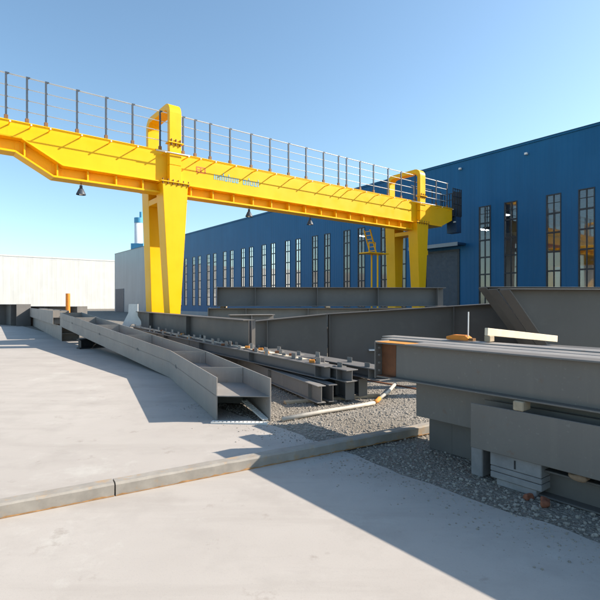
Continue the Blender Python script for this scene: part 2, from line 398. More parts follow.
# pale dusty strip and welded cleats on the front upper beam
root, q, dp, w, L = tops[0]
mb = MB(); n = 60
a = [q(L*i/n, .04 + random.uniform(-.015, .015), dp + .002) for i in range(n+1)]; b = [q(L*i/n, -.085 + random.uniform(-.02, .02), dp + .002) for i in range(n+1)]
mb.prism(a + b[::-1], (0, 0, .003)); mb.build('dust_strip', M['plank'], root)
for k in range(4):
    root, q, dp, w, L = tops[k]
    l = .3
    while l < L - .3:
        x = random.uniform(-.1, .1); hh = random.uniform(.07, .12); mb = MB()
        for (x0, x1, z0, z1, l0, l1) in ((x-.05, x+.05, dp, dp+.012, l, l+.12), (x-.05, x-.04, dp+.012, dp+hh, l, l+.12)):
            vs = [q(l0,x0,z0), q(l1,x0,z0), q(l1,x1,z0), q(l0,x1,z0), q(l0,x0,z1), q(l1,x0,z1), q(l1,x1,z1), q(l0,x1,z1)]
            mb.add(vs, [(0,3,2,1),(4,5,6,7),(0,1,5,4),(1,2,6,5),(2,3,7,6),(3,0,4,7)])
        mb.build('cleat', M['primer'] if random.random() < .7 else M['mid_steel'], root)
        if k < 2 and random.random() < .4:
            c = q(l + .2, random.uniform(-.05, .05), dp)
            ob = MB().box((-.05, -.035, 0), (.05, .035, .05)); 
            ob.build('rusty_lug', M['orange_rust'] if random.random() < .5 else M['rust'], root, .006, fn=lambda v, c=c: v + c)
        l += random.uniform(.45, .85)

# white pipe on the gravel
wp = thing('painted_pipe', 'bent cream painted pipe lying on the gravel in front of the small beams', 'pipe', (-.24, 6.46, 0))
o = Vector((-.24, 6.46, 0))
mb = MB().tube([Vector(p) - o for p in ((-.24,6.46,.034),(.3,6.87,.04),(.85,7.25,.038),(1.16,7.5,.04))], .031, 10); mb.build('pipe_run', M['cream'], wp, smooth=True)
MB().tube([Vector(p) - o for p in ((1.16,7.5,.05),(1.22,7.58,.055),(1.28,7.74,.06))], .034, 10).build('orange_coupling', M['orange_rust'], wp, smooth=True)
MB().tube([Vector(p) - o for p in ((1.28,7.74,.06),(1.55,8.35,.07),(1.8,9.05,.08))], .031, 10).build('pipe_run', M['cream'], wp, smooth=True)

# ------------------------------------------------------------------ large dark plate girders behind the bundle
def web_girder(name, label, a, b, za, zb, z0=.12, fl=.3, mat='dark_steel', stiff=(), group=None, slantb=0.0):
    """plate girder on blocks; a, b are ground ends, za, zb the heights of its top"""
    A = Vector((a[0], a[1], 0)); B = Vector((b[0], b[1], 0)); d = (B - A); L = d.length; d.normalize(); s = Vector((d.y, -d.x, 0))
    root = thing(name, label, 'steel girder', A, 0, group); mt = M[mat]
    def q(l, x, z): return d * l + s * x + Vector((0, 0, z))
    MB().prism([q(0,-.007,z0+.02), q(L,-.007,z0+.02), q(L+slantb,-.007,zb-.02), q(0,-.007,za-.02)], s * .014).build('web', mt, root)
    MB().prism([q(0,-fl/2,z0), q(L,-fl/2,z0), q(L,-fl/2,z0+.02), q(0,-fl/2,z0+.02)], s * fl).build('flange', mt, root, .003)
    MB().prism([q(0,-fl/2,za-.02), q(L+slantb,-fl/2,zb-.02), q(L+slantb,-fl/2,zb), q(0,-fl/2,za)], s * fl).build('flange', mt, root, .003)
    for l in stiff:
        zt = za + (zb - za) * l / L
        m_ = MB(); m_.prism([q(l,.007,z0+.02), q(l,fl/2-.01,z0+.02), q(l,fl/2-.01,zt-.02), q(l,.007,zt-.02)], d * .014)
        m_.prism([q(l,-.007,z0+.02), q(l,-fl/2+.01,z0+.02), q(l,-fl/2+.01,zt-.02), q(l,-.007,zt-.02)], d * .014)
        m_.build('stiffener', mt, root)
    for l in (.4, L - .5):
        MB().prism([q(l,-.22,0), q(l+.16,-.22,0), q(l+.16,-.22,z0-.001), q(l,-.22,z0-.001)], s * .44).build('support_block', M['timber'], root)
    return root, q
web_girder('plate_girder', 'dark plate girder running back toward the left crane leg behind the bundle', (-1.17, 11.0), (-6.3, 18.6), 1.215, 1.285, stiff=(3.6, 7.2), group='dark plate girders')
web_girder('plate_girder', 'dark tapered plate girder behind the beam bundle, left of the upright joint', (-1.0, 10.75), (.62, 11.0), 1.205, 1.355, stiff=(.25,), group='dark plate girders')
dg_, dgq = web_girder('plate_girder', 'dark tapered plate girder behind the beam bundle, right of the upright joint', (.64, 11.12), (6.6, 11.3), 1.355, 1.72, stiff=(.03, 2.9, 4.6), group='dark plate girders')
lab = ['grey girder of the far stack behind the dark girders, lowest', 'grey girder of the far stack behind the dark girders, middle', 'grey girder of the far stack behind the dark girders, topmost']
for i, z in enumerate((.15, .82, 1.49)):
    beam('stacked_girder', lab[i], 'steel girder', (-3.25 + .3*i, 15.7 - .1*i, z), (5.6 - .4*i, 15.9 + .1*i, z), .62, .5, .02, .014, False, (1.2, 3.2, 5.2, 7.2), (0,), 'mid_steel' if i != 1 else 'primer', 'grey girders of the far stack')
    if i: pass
for x in (-2.5, .9, 4.6):
    for z, h_ in ((0, .148), (.772, .046), (1.442, .046)):
        block('timber_packing', 'timber packing between the girders of the far stack', 'timber', (x, 15.75, z), (.14, .6, h_), 0, 'timber', 'packing in the far stack')
web_girder('plate_girder', 'short pale edged girder lying just behind the corner of the dark girders', (-1.95, 13.2), (-.75, 13.6), 1.28, 1.28, stiff=(.6,), group='dark plate girders', mat='primer')

mb = MB()
A_ = [dgq(.95, .007, .50), dgq(1.22, .007, .50), dgq(1.22, .12, .50), dgq(.95, .12, .50)]
mb.prism(A_, (0, 0, .03)); mb.build('welded_lug', M['galv'], dg_)
# right hand group of big tapered girders
def slant_girder(label, x0, y, zt, lean, L, mat, ang):
    """big girder whose left end is cut at a slant"""
    d = Vector((math.cos(ang), math.sin(ang), 0)); s = Vector((d.y, -d.x, 0)); A = Vector((x0, y, 0))
    root = thing('tapered_girder', label, 'steel girder', A, 0, 'big tapered girders at the right')
    def q(l, x, z): return d * l + s * x + Vector((0, 0, z))
    mt = M[mat]; z0 = .25
    MB().prism([q(0,0,z0), q(L,0,z0), q(L,0,zt), q(-lean,0,zt)], s * .016).build('web', mt, root)
    MB().prism([q(-.02,-.16,z0), q(.0,-.16,z0), q(-lean,-.16,zt), q(-lean-.02,-.16,zt)], s * .34).build('end_flange', mt, root, .003)
    MB().prism([q(-lean,-.16,zt), q(L,-.16,zt), q(L,-.16,zt+.02), q(-lean,-.16,zt+.02)], s * .34).build('flange', mt, root, .003)
    MB().prism([q(0,-.16,z0-.02), q(L,-.16,z0-.02), q(L,-.16,z0), q(0,-.16,z0)], s * .34).build('flange', mt, root, .003)
    MB().prism([q(.3,-.2,0), q(.5,-.2,0), q(.5,-.2,z0-.021), q(.3,-.2,z0-.021)], s * .4).build('support_block', M['timber'], root)
    MB().prism([q(2.2,-.2,0), q(2.4,-.2,0), q(2.4,-.2,z0-.021), q(2.2,-.2,z0-.021)], s * .4).build('support_block', M['timber'], root)
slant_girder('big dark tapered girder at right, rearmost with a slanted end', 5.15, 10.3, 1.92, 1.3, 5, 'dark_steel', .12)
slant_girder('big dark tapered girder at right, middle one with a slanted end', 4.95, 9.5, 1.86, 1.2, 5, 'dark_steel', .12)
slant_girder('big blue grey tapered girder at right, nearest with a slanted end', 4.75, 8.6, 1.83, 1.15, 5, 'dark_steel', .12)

# ------------------------------------------------------------------ foreground stack at the right
def along(c, u): x = (u - U0) / F; Y = c / (x * DG.x + DG.y); return Vector((x * Y, Y, 0))   # foot on the line at distance c
def stack_beam(label, c, u, z0, z1, L, fl, mat, **kw):
    p = along(c, u) + DG * (fl / 2) + Vector((0, 0, z0))
    return beam('stacked_beam', label, 'steel beam', p, p - DB * L, z1 - z0, fl, .016, .012, mat=mat, group='beams of the right foreground stack', bevel=.004, **kw)
root, q = stack_beam('top front beam of the right foreground stack with a rusty bolted end and end plate', 3.9, 376, .785, 1.17, 5.0, .21, 'primer_warm', plates=(0,))
L0 = .33
dz = .385
MB().prism([q(.002, .0065, .018), q(.20, .0065, .018), q(.205, .0065, dz - .018), q(.002, .0065, dz - .018)], -DG * .004 if False else (q(0,.004,0) - q(0,0,0))).build('rusty_web', M['rust'], root)
MB().prism([q(.004, -.1, dz + .0005), q(.42, -.1, dz + .0005), q(.40, .1, dz + .0005), q(.004, .1, dz + .0005)], (0, 0, .003)).build('orange_flange_patch', M['orange_rust'], root)
for sgn in (1, -1):
    for z in (.07, .155, .24, .32):
        c = q(.0005, .06 * sgn, z); MB().tube([c, c + (q(1,0,0) - q(0,0,0)) * .014], .014, 6).build('bolt', M['primer'], root)
# which local side faces the camera: make the rusty web patch on both faces
MB().prism([q(.002, -.0065, .018), q(.20, -.0065, .018), q(.205, -.0065, dz - .018), q(.002, -.0065, dz - .018)], (q(0,-.004,0) - q(0,0,0))).build('rusty_web', M['rust'], root)
MB().prism([q(.002, -.1, .018), q(.2, -.1, .018), q(.2, .1, .018), q(.002, .1, .018)], (0, 0, .003)).build('rusty_flange_patch', M['rust'], root)
stack_beam('second top beam of the right foreground stack, tight behind the front one', 4.14, 412, .785, 1.165, 5.0, .21, 'primer', stiff=(1.2,))
stack_beam('third top beam of the right foreground stack with sunlit flanges', 4.39, 381, .785, 1.165, 5.6, .21, 'primer', stiff=(1.2,))
stack_beam('fourth top beam of the right foreground stack, rearmost', 4.78, 382, .785, 1.16, 5.8, .24, 'primer', stiff=(1.0,))
stack_beam('lower beam tucked back under the top front beam of the right foreground stack', 4.18, 416, .375, .765, 5.0, .34, 'primer_warm', flat=True)
stack_beam('lower front beam of the right foreground stack carried on grey blocks', 3.87, 470.5, .30, .70, 4.5, .24, 'primer_warm', flat=True)
stack_beam('lower beam at the back of the right foreground stack', 4.75, 445, .375, .765, 5.0, .34, 'primer_warm', flat=True)
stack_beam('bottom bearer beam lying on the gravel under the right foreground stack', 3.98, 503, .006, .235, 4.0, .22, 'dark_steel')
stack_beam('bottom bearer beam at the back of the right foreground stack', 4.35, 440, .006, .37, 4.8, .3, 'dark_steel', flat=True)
MBk = along(3.9, 521)
block('wooden_wedge', 'small pale wooden wedge between two beams of the right foreground stack', 'wood block', (MBk.x + .02, MBk.y + .03, .702), (.13, .09, .08), TH, 'timber')
# grey packing block with grooves
p = along(3.93, 490)
pk = thing('packing_block', 'grey grooved packing block under the lower front beam at right', 'block', (p.x, p.y, 0.0), TH)
# local x = away from camera into stack, local -y = along the stack towards the camera
for z0, z1 in ((.06, .115), (.12, .165), (.17, .298)):
    MB().box((0 if z0 > .165 else .004, -.45, z0), (.22, 0, z1)).build('timber_layer', M['greyblock'], pk, .006)
MB().box((-.004, -.235, .19), (.01, -.222, .262)).build('slot', M['blackmetal'], pk)
MB().box((.02, -.4, 0), (.2, -.05, .059)).build('timber_layer', M['greyblock'], pk, .006)
p = along(4.0, 473)
block('packing_block', 'dark packing block at the left end of the lower front beam', 'block', (p.x + .12, p.y + .05, 0), (.24, .12, .299), TH, 'greyblock')
p = along(4.5, 450)
block('packing_block', 'dark packing block under the tucked back lower beam', 'block', (p.x - .05, p.y - .02, 0), (.2, .3, .374), TH, 'dark_steel')
def lump(name, label, cat, c, size, rz, mat):
    mb = MB(); bm = bmesh.new(); bmesh.ops.create_icosphere(bm, subdivisions=3, radius=1)
    rr = random.Random(int(c[0] * 1000))
    ph = [rr.uniform(0, 6) for _ in range(6)]
    for v in bm.verts:
        k = 1 + .16 * math.sin(3*v.co.x + ph[0]) + .14 * math.sin(4*v.co.y + ph[1]) + .1 * math.sin(5*v.co.z + ph[2])
        v.co = Vector([math.copysign(abs(x) ** .6, x) for x in v.co]) * k
    vs = [Vector((v.co.x * size[0], v.co.y * size[1], (v.co.z + .8) * size[2])) for v in bm.verts]
    mb.add(vs, [tuple(v.index for v in f.verts) for f in bm.faces]); bm.free()
    o = mb.build(name, M[mat], smooth=True); o.location = c; o.rotation_euler = (0, 0, rz); tag(o, label, cat); return o
g = gnd(528, 499); lump('broken_brick', 'smaller broken red brick on the gravel beside the grooved block', 'brick', (g.x, g.y, 0), (.035, .03, .025), .4, 'brick')
g = gnd(545, 506); lump('broken_brick', 'larger broken red brick on the gravel under the right stack', 'brick', (g.x, g.y, 0), (.05, .035, .035), 1.1, 'brick')
g = along(3.95, 579)
lump('timber_stub', 'brown broken timber stub wedged on the bottom bearer beam near the frame edge', 'timber stub', (g.x, g.y, .237), (.045, .075, .035), TH + .2, 'stone')
g = gnd(483, 463, .05)
o = MB().tube([(0,0,0),(.16,-.12,-.01)], .014, 6).build('wood_splinter', M['white']); o.location = g; tag(o, 'pale wood splinter sticking out under the stack', 'splinter')
# plank, clamp and rod on the stack
p_ = pt(487, 335.5, 5.36)
block('wood_packer', 'small pale packer lifting the left end of the sunlit plank', 'wood block', (p_.x + .03, p_.y + .01, 1.167), (.1, .07, p_.z - 1.168), TH, 'timber')
p_ = along(6.62, 546); p_.z = .012
beam('deep_beam', 'deep grey beam behind the right stack carrying the far end of the plank', 'steel beam', p_, p_ - DB * 2.4, 1.02, .26, .018, .012, False, (.3, 1.4), (), 'dark_steel')
pl0 = pt(486, 335.5, 5.35); pl1 = pt(556, 342, 6.5)
a, s, u_, L = frame_of(pl0, pl1)
pl = MB(); vs = [pl0 + a*l + s*x + u_*z - pl0 for z in (0, .085) for l, x in ((0,-.02),(L,-.02),(L,.02),(0,.02))]
pl.add(vs, [(0,3,2,1),(4,5,6,7),(0,1,5,4),(1,2,6,5),(2,3,7,6),(3,0,4,7)])
o = pl.build('pale_plank', M['plank'], None, .004); o.location = pl0; tag(o, 'pale sunlit plank laid on edge across the back of the right stack', 'plank')
cl = along(4.90, 459); cz = 1.168
lc = thing('lifting_clamp', 'orange lifting clamp with a thin upright rod on top of the right stack', 'clamp', (cl.x, cl.y, cz), TH + 1.57)
mb = MB().prism([(-.14,-.05,0),(.14,-.05,0),(.15,-.05,.035),(.06,-.05,.06),(-.1,-.05,.06),(-.15,-.05,.03)], (0, .1, 0)); mb.build('clamp_body', M['orange'], lc, .008)
MB().tube([(-.12, 0, .05), (-.125, .0, .33)], .007, 6).build('rod', M['galv'], lc)
MB().box((-.20, -.03, 0), (-.15, .03, .03)).build('jaw', M['boltsteel'], lc)

# ------------------------------------------------------------------ kerb bars on the concrete
def kerb(label, p0, p1, gap):
    p0 = Vector((*p0, .014)); p1 = Vector((*p1, .014)); a, s, u, L = frame_of(p0, p1)   # s points to the camera side
    root = thing('kerb_bar', label, 'kerb bar', p0, 0, 'kerb bars across the yard')
    mb = MB(); n = max(2, int(L / .12)); W = .13; HH = .105
    ring = []
    for i in range(n + 1):
        l = L * i / n; w = lambda: random.uniform(-.0025, .0025)
        ring.append([a*l + s*(0 + w()) + u*0, a*l + s*(.004 + w()) + u*(HH*.86 + w()), a*l + s*(-.014 + w()) + u*(HH + w()), a*l + s*(-W + .012 + w()) + u*(HH + w()), a*l + s*(-W + w()) + u*(HH*.88 + w()), a*l + s*(-W) + u*0])
    vs = [v for r_ in ring for v in r_]; fs = [tuple(range(6)), tuple(n*6 + k for k in range(5, -1, -1))]
    for i in range(n):
        for k in range(6): fs.append((i*6+k, i*6+(k+1) % 6, (i+1)*6+(k+1) % 6, (i+1)*6+k))
    mb.add(vs, fs).build('bar_body', M['kerb'], root)
    mb = MB(); n = int(L / .05); A = []; B = []
    for i in range(n + 1):
        l = L * i / n; A.append(a*l + s*.007); B.append(a*l + s*.007 + u*(.004 + .012 * random.random() ** 2))
    mb.prism(A + B[::-1], s * -.005).build('rust_line', M['rustline'], root)
k0 = gnd(45, 511.5); k1 = gnd(438, 433); kd = (k1 - k0).normalized()
def onk(u):
    x = (u - U0) / F; t = (k0.x - x * k0.y) / (x * kd.y - kd.x); p = k0 + kd * t; return (p.x, p.y)
kerb('weathered kerb bar across the concrete, short left length ending at the open joint', onk(-60), onk(114.3), 0)
kerb('weathered kerb bar across the concrete, long right length running up to the stack', onk(115.8), onk(440), 0)

# ------------------------------------------------------------------ the gantry crane
K = 1.3
LIFT = lambda z: H + (z - H) * K
Tc, Dc = 10.7 * K, 13.5 * K
base = DG * Tc + DB * Dc
crane = thing('gantry_crane', 'yellow single girder gantry crane with railed walkway spanning the yard', 'crane', (base.x, base.y, 0), TH)
def cz(v): return Vector((v.x * K - Tc, v.y * K - Dc, LIFT(v.z)))      # crane coordinates (along, depth, height) to local
def cpart(mb, name, mat, parent=crane, bevel=.006, smooth=False): return mb.build(name, M[mat], parent, bevel, smooth, fn=cz)
ZG = 1.6 - 1.6 / K                                                     # ground in crane coordinates
def tu(u, dd):                                                          # position along the girder seen at u for a line at depth dd
    x = (u - U0) / F; Y = dd / (x * DB.x + DB.y); return x * Y * DG.x + Y * DG.y
D0, D1 = 13.1, 14.0
Gp = [(-1.2, 5.53), (1.72, 5.53), (2.62, 5.04), (18.05, 5.02), (18.85, 5.36), (18.85, 5.87), (-1.2, 5.90)]
girder = cpart(MB().prism([(t, D0, z) for t, z in Gp], (0, D1 - D0, 0)), 'box_girder', 'yellow', bevel=.004)
cpart(MB().box((-1.22, D0 - .02, 5.89), (18.87, D1 + .02, 5.915)), 'top_flange', 'yellow', girder)
low_ = [(-1.2, 5.53), (1.72, 5.53), (2.62, 5.04), (18.05, 5.02)]
mb = MB()
for i in range(3):
    (t0, z0), (t1, z1) = low_[i], low_[i+1]
    mb.prism([(t0, D0 - .045, z0 - .03), (t1, D0 - .045, z1 - .03), (t1, D0 - .045, z1 - .002), (t0, D0 - .045, z0 - .002)], (0, D1 - D0 + .09, 0))
cpart(mb, 'bottom_flange', 'yellow', girder)
# underslung track beam
trk = [(-1.2, 5.22), (1.60, 5.22), (2.42, 4.76), (16.4, 4.73)]
def lerpz(path, t):
    for (a0, b0), (a1, b1) in zip(path, path[1:]):
        if a0 <= t <= a1: return b0 + (b1 - b0) * (t - a0) / (a1 - a0)
    return path[-1][1]
mb = MB()
ts = [-1.2, 1.6, 1.72, 2.42, 2.62, 16.4]
for t0, t1 in zip(ts, ts[1:]):
    mb.prism([(t0, D0 + .2, lerpz(trk, t0)), (t1, D0 + .2, lerpz(trk, t1)), (t1, D0 + .2, lerpz(low_, t1) - .03), (t0, D0 + .2, lerpz(low_, t0) - .03)], (0, .03, 0))
track = cpart(mb, 'track_beam', 'yellow')
mb = MB()
for (t0, z0), (t1, z1) in zip(trk, trk[1:]):
    mb.prism([(t0, D0 + .015, z0 - .05), (t1, D0 + .015, z1 - .05), (t1, D0 + .015, z1), (t0, D0 + .015, z0)], (0, .4, 0))
cpart(mb, 'track_flange', 'yellow', track)
t = .35
while t < 16.2:
    z0, z1 = lerpz(trk, t), lerpz(low_, t) - .03
    cpart(MB().box((t, D0 + .04, z0 + .002), (t + .035, D0 + .199, z1 - .002)), 'stiffener', 'yellow', track, 0); t += .715
# railing on brackets in front of the girder
DR = 13.115; DA = 12.86; ZP = 5.915
pu = [-40, -16, 6, 27, 46, 77, 106, 132.5, 160, 183, 195, 210, 230, 251, 270, 288.5, 306, 323.5, 338.5, 346.5, 360, 373.5, 388, 401, 415, 436, 447]
pts_ = [tu(u, DR) for u in pu]
for t in pts_:
    prof = [(t - .02, 0), (t + .02, 0)] + [(t + w, z) for zz in (.27, .54, .81) for w, z in ((.02, zz - .018), (.03, zz - .012), (.03, zz + .012), (.02, zz + .018))] + [(t + .02, 1.06), (t + .065, 1.08), (t + .065, 1.105), (t - .02, 1.105)]
    po = cpart(MB().prism([(x, DR - .02, ZP + z) for x, z in prof], (0, .04, 0)), 'railing_post', 'slate', bevel=0)
    cpart(MB().box((t - .04, DR - .032, ZP + .001), (t + .04, DR + .032, ZP + .10)), 'post_foot', 'boltsteel', po, .004)
    cpart(MB().tube([(t + .05, DA - .03, 5.79), (t + .05, D0, 5.79)], .016, 6), 'post_bracket', 'yellow', po, 0)
    cpart(MB().tube([(t + .05, DA - .05, 5.79), (t + .05, DA - .025, 5.79)], .02, 6), 'bracket_tip', 'galv', po, 0)
for zz, r in ((1.085, .016), (.81, .011), (.54, .011), (.27, .011)):
    cpart(MB().tube([(pts_[0], DR, ZP + zz), (pts_[19], DR, ZP + zz), (pts_[-1], DR, ZP + zz)], r, 6), 'handrail', 'galv', bevel=0, smooth=True)
cpart(MB().tube([(-1.2, DA, 5.79), (pts_[-1], DA, 5.79)], .014, 6), 'cable_pipe', 'yellow', bevel=0, smooth=True)
# pale conduit tacked on beside the columns
for ua, ub in ((156, 190), (412, 436)):
    t0, t1 = tu(ua, 12.84), tu(ub, 12.84)
    cpart(MB().tube([(t0, 12.84, 5.80), (t1, 12.84, 5.82)], .018, 6), 'conduit', 'white', bevel=0, smooth=True)

def portal(tc):
    w = .175
    # rounded hoop over the girder, outline in the depth/height plane
    DF, DK, ZT, r = 12.9, 14.75, 7.28, .30; th = .16
    def outline(inset):
        a0, a1, zt, rr = DF + inset, DK - inset, ZT - inset, max(.08, r - inset * .6)
        P = [(a0, 5.5)] + [(a0 + rr - rr*math.cos(k*math.pi/16), zt - rr + rr*math.sin(k*math.pi/16)) for k in range(9)]
        P += [(a1 - rr + rr*math.sin(k*math.pi/16), zt - rr + rr*math.cos(k*math.pi/16)) for k in range(9)] + [(a1, 5.5)]
        return P
    A, B = outline(0), outline(th); n = len(A); mb = MB()
    vs = [(tc - w, *p) for p in A] + [(tc - w, *p) for p in B] + [(tc + w, *p) for p in A] + [(tc + w, *p) for p in B]
    fs = []
    for i in range(n - 1):
        fs += [(i, i+1, n+i+1, n+i), (2*n+i, 3*n+i, 3*n+i+1, 2*n+i+1), (i, 2*n+i, 2*n+i+1, i+1), (n+i, n+i+1, 3*n+i+1, 3*n+i)]
    fs += [(0, n, 3*n, 2*n), (n-1, 3*n-1, 4*n-1, 2*n-1)]
    mb.add(vs, fs); hoop = cpart(mb, 'portal_hoop', 'yellow', bevel=.008)
    # splice on the hoop's front post
    sp = cpart(MB().box((tc - w - .05, 12.84, 6.10), (tc + w + .05, 13.09, 6.135)), 'splice_plate', 'yellow')
    for k in range(3):
        cpart(MB().tube([(tc - .13 + .13*k, 12.87, 6.04), (tc - .13 + .13*k, 12.87, 6.215)], .022, 6), 'bolt', 'boltsteel', sp, 0)
    # columns beside the girder
    cpart(MB().prism([(tc - w, 12.9, 5.02), (tc - w, 13.095, 5.02), (tc - w, 13.095, 5.885), (tc - w, 13.065, 5.885), (tc - w, 13.065, 5.49), (tc - w, 12.9, 5.49)], (2 * w, 0, 0)), 'column', 'yellow')
    cpart(MB().box((tc - w, 14.005, 5.02), (tc + w, 14.75, 5.49)), 'column', 'yellow')
    # saddle under the girder
    cpart(MB().box((tc - .30, 13.42, 4.50), (tc + .30, 14.19, 4.665)), 'saddle_beam', 'yellow')
    # legs: two tapered boxes
    for d0, d1, wt, wb, shade in ((12.9, 13.4, .38, .118, 0), (14.2, 14.74, .31, .175, 1)):
        z1, z0 = 4.985, ZG + .26; mb = MB()
        da, db = (d0, d1) if not shade else (d0, d1)
        bot = [(tc - wb, da + .03, z0), (tc + wb, da + .03, z0), (tc + wb, db - .06, z0), (tc - wb, db - .06, z0)]
        top = [(tc - wt, da, z1), (tc + wt, da, z1), (tc + wt, db, z1), (tc - wt, db, z1)]
        mb.add(bot + top, [(0,3,2,1),(4,5,6,7),(0,1,5,4),(1,2,6,5),(2,3,7,6),(3,0,4,7)])
        leg = cpart(mb, 'leg', 'yellow', bevel=.008)
        fl = cpart(MB().box((tc - wt - .05, d0 - .05, 4.987), (tc + wt + .05, d1 + .05, 5.018)), 'leg_flange', 'yellow')
        for k in range(6):
            x = tc - wt + (2 * wt) * k / 5
            if not shade: cpart(MB().tube([(x, d0 - .025, 4.93), (x, d0 - .025, 5.075)], .018, 6), 'bolt', 'boltsteel', fl, 0)
    # end carriage with wheels
    ec = cpart(MB().box((tc - .16, 11.6, ZG + .08), (tc + .16, 15.3, ZG + .26)), 'end_carriage', 'yellow')
    for dd in (11.9, 15.0):
        mb = MB().tube([(tc - .06, dd, ZG + .12), (tc + .06, dd, ZG + .12)], .11, 18); cpart(mb, 'wheel', 'blackmetal', ec, .01)
T1, T2 = 5.50, 16.50
portal(T1); portal(T2)
for tc in (T1, T2):
    o = MB().box((tc - .03, 2, ZG + .002), (tc + .03, 40, ZG + .012)).build('crane_rail', M['rust'], None, fn=lambda v: DG * (v.x*K) + DB * (v.y*K) + Vector((0, 0, LIFT(v.z))))
    tag(o, kind='structure')
# lettering and emblem (illegible at this size in the photograph, kept as strokes)
def strokes(name, mat, u0, u1, zc, h_, seed):
    rr = random.Random(seed); mb = MB(); t = tu(u0, D0); te = tu(u1, D0); yd = D0 - .0065
    while t < te:
        w = rr.uniform(.08, .12); k = rr.choice('nuoli'); s_ = .028
        hh = h_ * (1 if k == 'l' else .66)
        z0 = zc - h_ / 2
        mb.box((t, yd, z0), (t + s_, yd + .004, z0 + hh))
        if k in 'nuo':
            mb.box((t + w - s_, yd, z0), (t + w, yd + .004, z0 + h_ * .66))
            if k in 'no': mb.box((t + s_, yd, z0 + h_*.66 - s_), (t + w - s_, yd + .004, z0 + h_*.66))
            if k in 'uo': mb.box((t + s_, yd, z0), (t + w - s_, yd + .004, z0 + s_))
        else: w = s_
        t += w + .035
    return cpart(mb, name, mat, girder, 0)
strokes('blue_lettering', 'blueletter', 214, 237, 5.46, .23, 3)
strokes('blue_lettering', 'blueletter', 243, 258, 5.455, .23, 5)
te = tu(201, D0); mb = MB(); yd = D0 - .0065; ze = 5.55
for a0, b0, a1, b1 in ((-.15,-.09,.15,-.065),(-.15,.065,.15,.09),(-.15,-.065,-.12,.065),(.12,-.065,.15,.065),(-.015,-.065,.015,.065),(-.12,-.012,-.015,.012)):
    mb.box((te + a0, yd, ze + b0), (te + a1, yd + .004, ze + b1))
cpart(mb, 'red_emblem', 'red', girder, 0)
# ladder with landing by the right rear leg
tl = tu(370, 14.2); tl2 = tu(376, 14.2)
lad = cpart(MB().prism([(tl, 14.2, 4.7), (tl + .05, 14.2, 4.7), (tl2 + .05, 14.2, 3.75), (tl2, 14.2, 3.75)], (0, .04, 0)).prism([(tl, 14.55, 4.7), (tl + .05, 14.55, 4.7), (tl2 + .05, 14.55, 3.75), (tl2, 14.55, 3.75)], (0, .04, 0)), 'ladder', 'yellow', bevel=0)
for k in range(6):
    f = (k + .5) / 6; x = tl + (tl2 - tl) * f; z = 4.7 - .95 * f
    cpart(MB().box((x, 14.24, z), (x + .05, 14.55, z + .02)), 'rung', 'yellow', lad, 0)
cpart(MB().box((tl - .15, 14.1, 3.70), (T2 - .78, 14.7, 3.745)), 'landing', 'yellow', bevel=0)
cpart(MB().box((tl2 + .1, 14.2, ZG + .25), (tl2 + .15, 14.25, 3.70)).box((tl2 + .1, 14.55, ZG + .25), (tl2 + .15, 14.6, 3.70)), 'ladder', 'yellow', bevel=0)
mb = MB()
for a0, b0, a1, b1 in ((tl - .13, 3.745, tl - .13, 4.15), (tl - .13, 4.15, tl + .25, 4.15), (tl + .25, 4.15, tl + .25, 3.745)): mb.tube([(a0, 14.13, b0), (a1, 14.13, b1)], .02, 6)
cpart(mb, 'landing_rail', 'yellow', bevel=0)
cpart(MB().box((T2 + .32, 13.0, 3.66), (T2 + .48, 13.25, 3.86)).box((T2 + .13, 13.08, 3.72), (T2 + .32, 13.14, 3.78)), 'switch_box', 'yellow')
# dark platform, cabinet and guard rails at the right end
cpart(MB().box((18.86, 13.05, 5.55), (19.5, 14.2, 5.60)), 'end_platform', 'blackmetal')
cab = cpart(MB().box((19.02, 13.0, 4.83), (19.42, 13.5, 5.545)), 'control_cabinet', 'bluetrim')
cpart(MB().box((19.06, 12.985, 4.9), (19.38, 12.999, 5.48)), 'cabinet_door', 'bluetrim', cab)
cpart(MB().tube([(18.86, 13.02, 5.28), (19.0, 13.02, 5.3)], .03, 8), 'cable_gland', 'white', cab, 0)
mb = MB()
for k in range(9):
    x = 18.86 + k * .08; mb.box((x, 13.05, 5.6), (x + .03, 13.08, 6.85 if k % 2 == 0 else 6.7))
for z in (6.1, 6.45, 6.8): mb.box((18.86, 13.045, z), (19.52, 13.06, z + .03))
for k in range(8):
    y = 13.1 + k * .14; mb.box((19.47, y, 5.6), (19.5, y + .03, 6.75))
for z in (6.1, 6.45, 6.75): mb.box((19.475, 13.08, z), (19.495, 14.15, z + .03))
cpart(mb, 'guard_cage', 'blackmetal', bevel=0)
mb = MB()
for tt in (tu(440, 14.15), 18.2, 18.75, 17.4):
    mb.box((tt - .02, 14.1, 5.91), (tt + .02, 14.14, 6.93))
for z in (6.2, 6.5, 6.9): mb.box((17.2, 14.105, z), (18.8, 14.135, z + .025))
cpart(mb, 'rear_railing', 'slate', bevel=0)
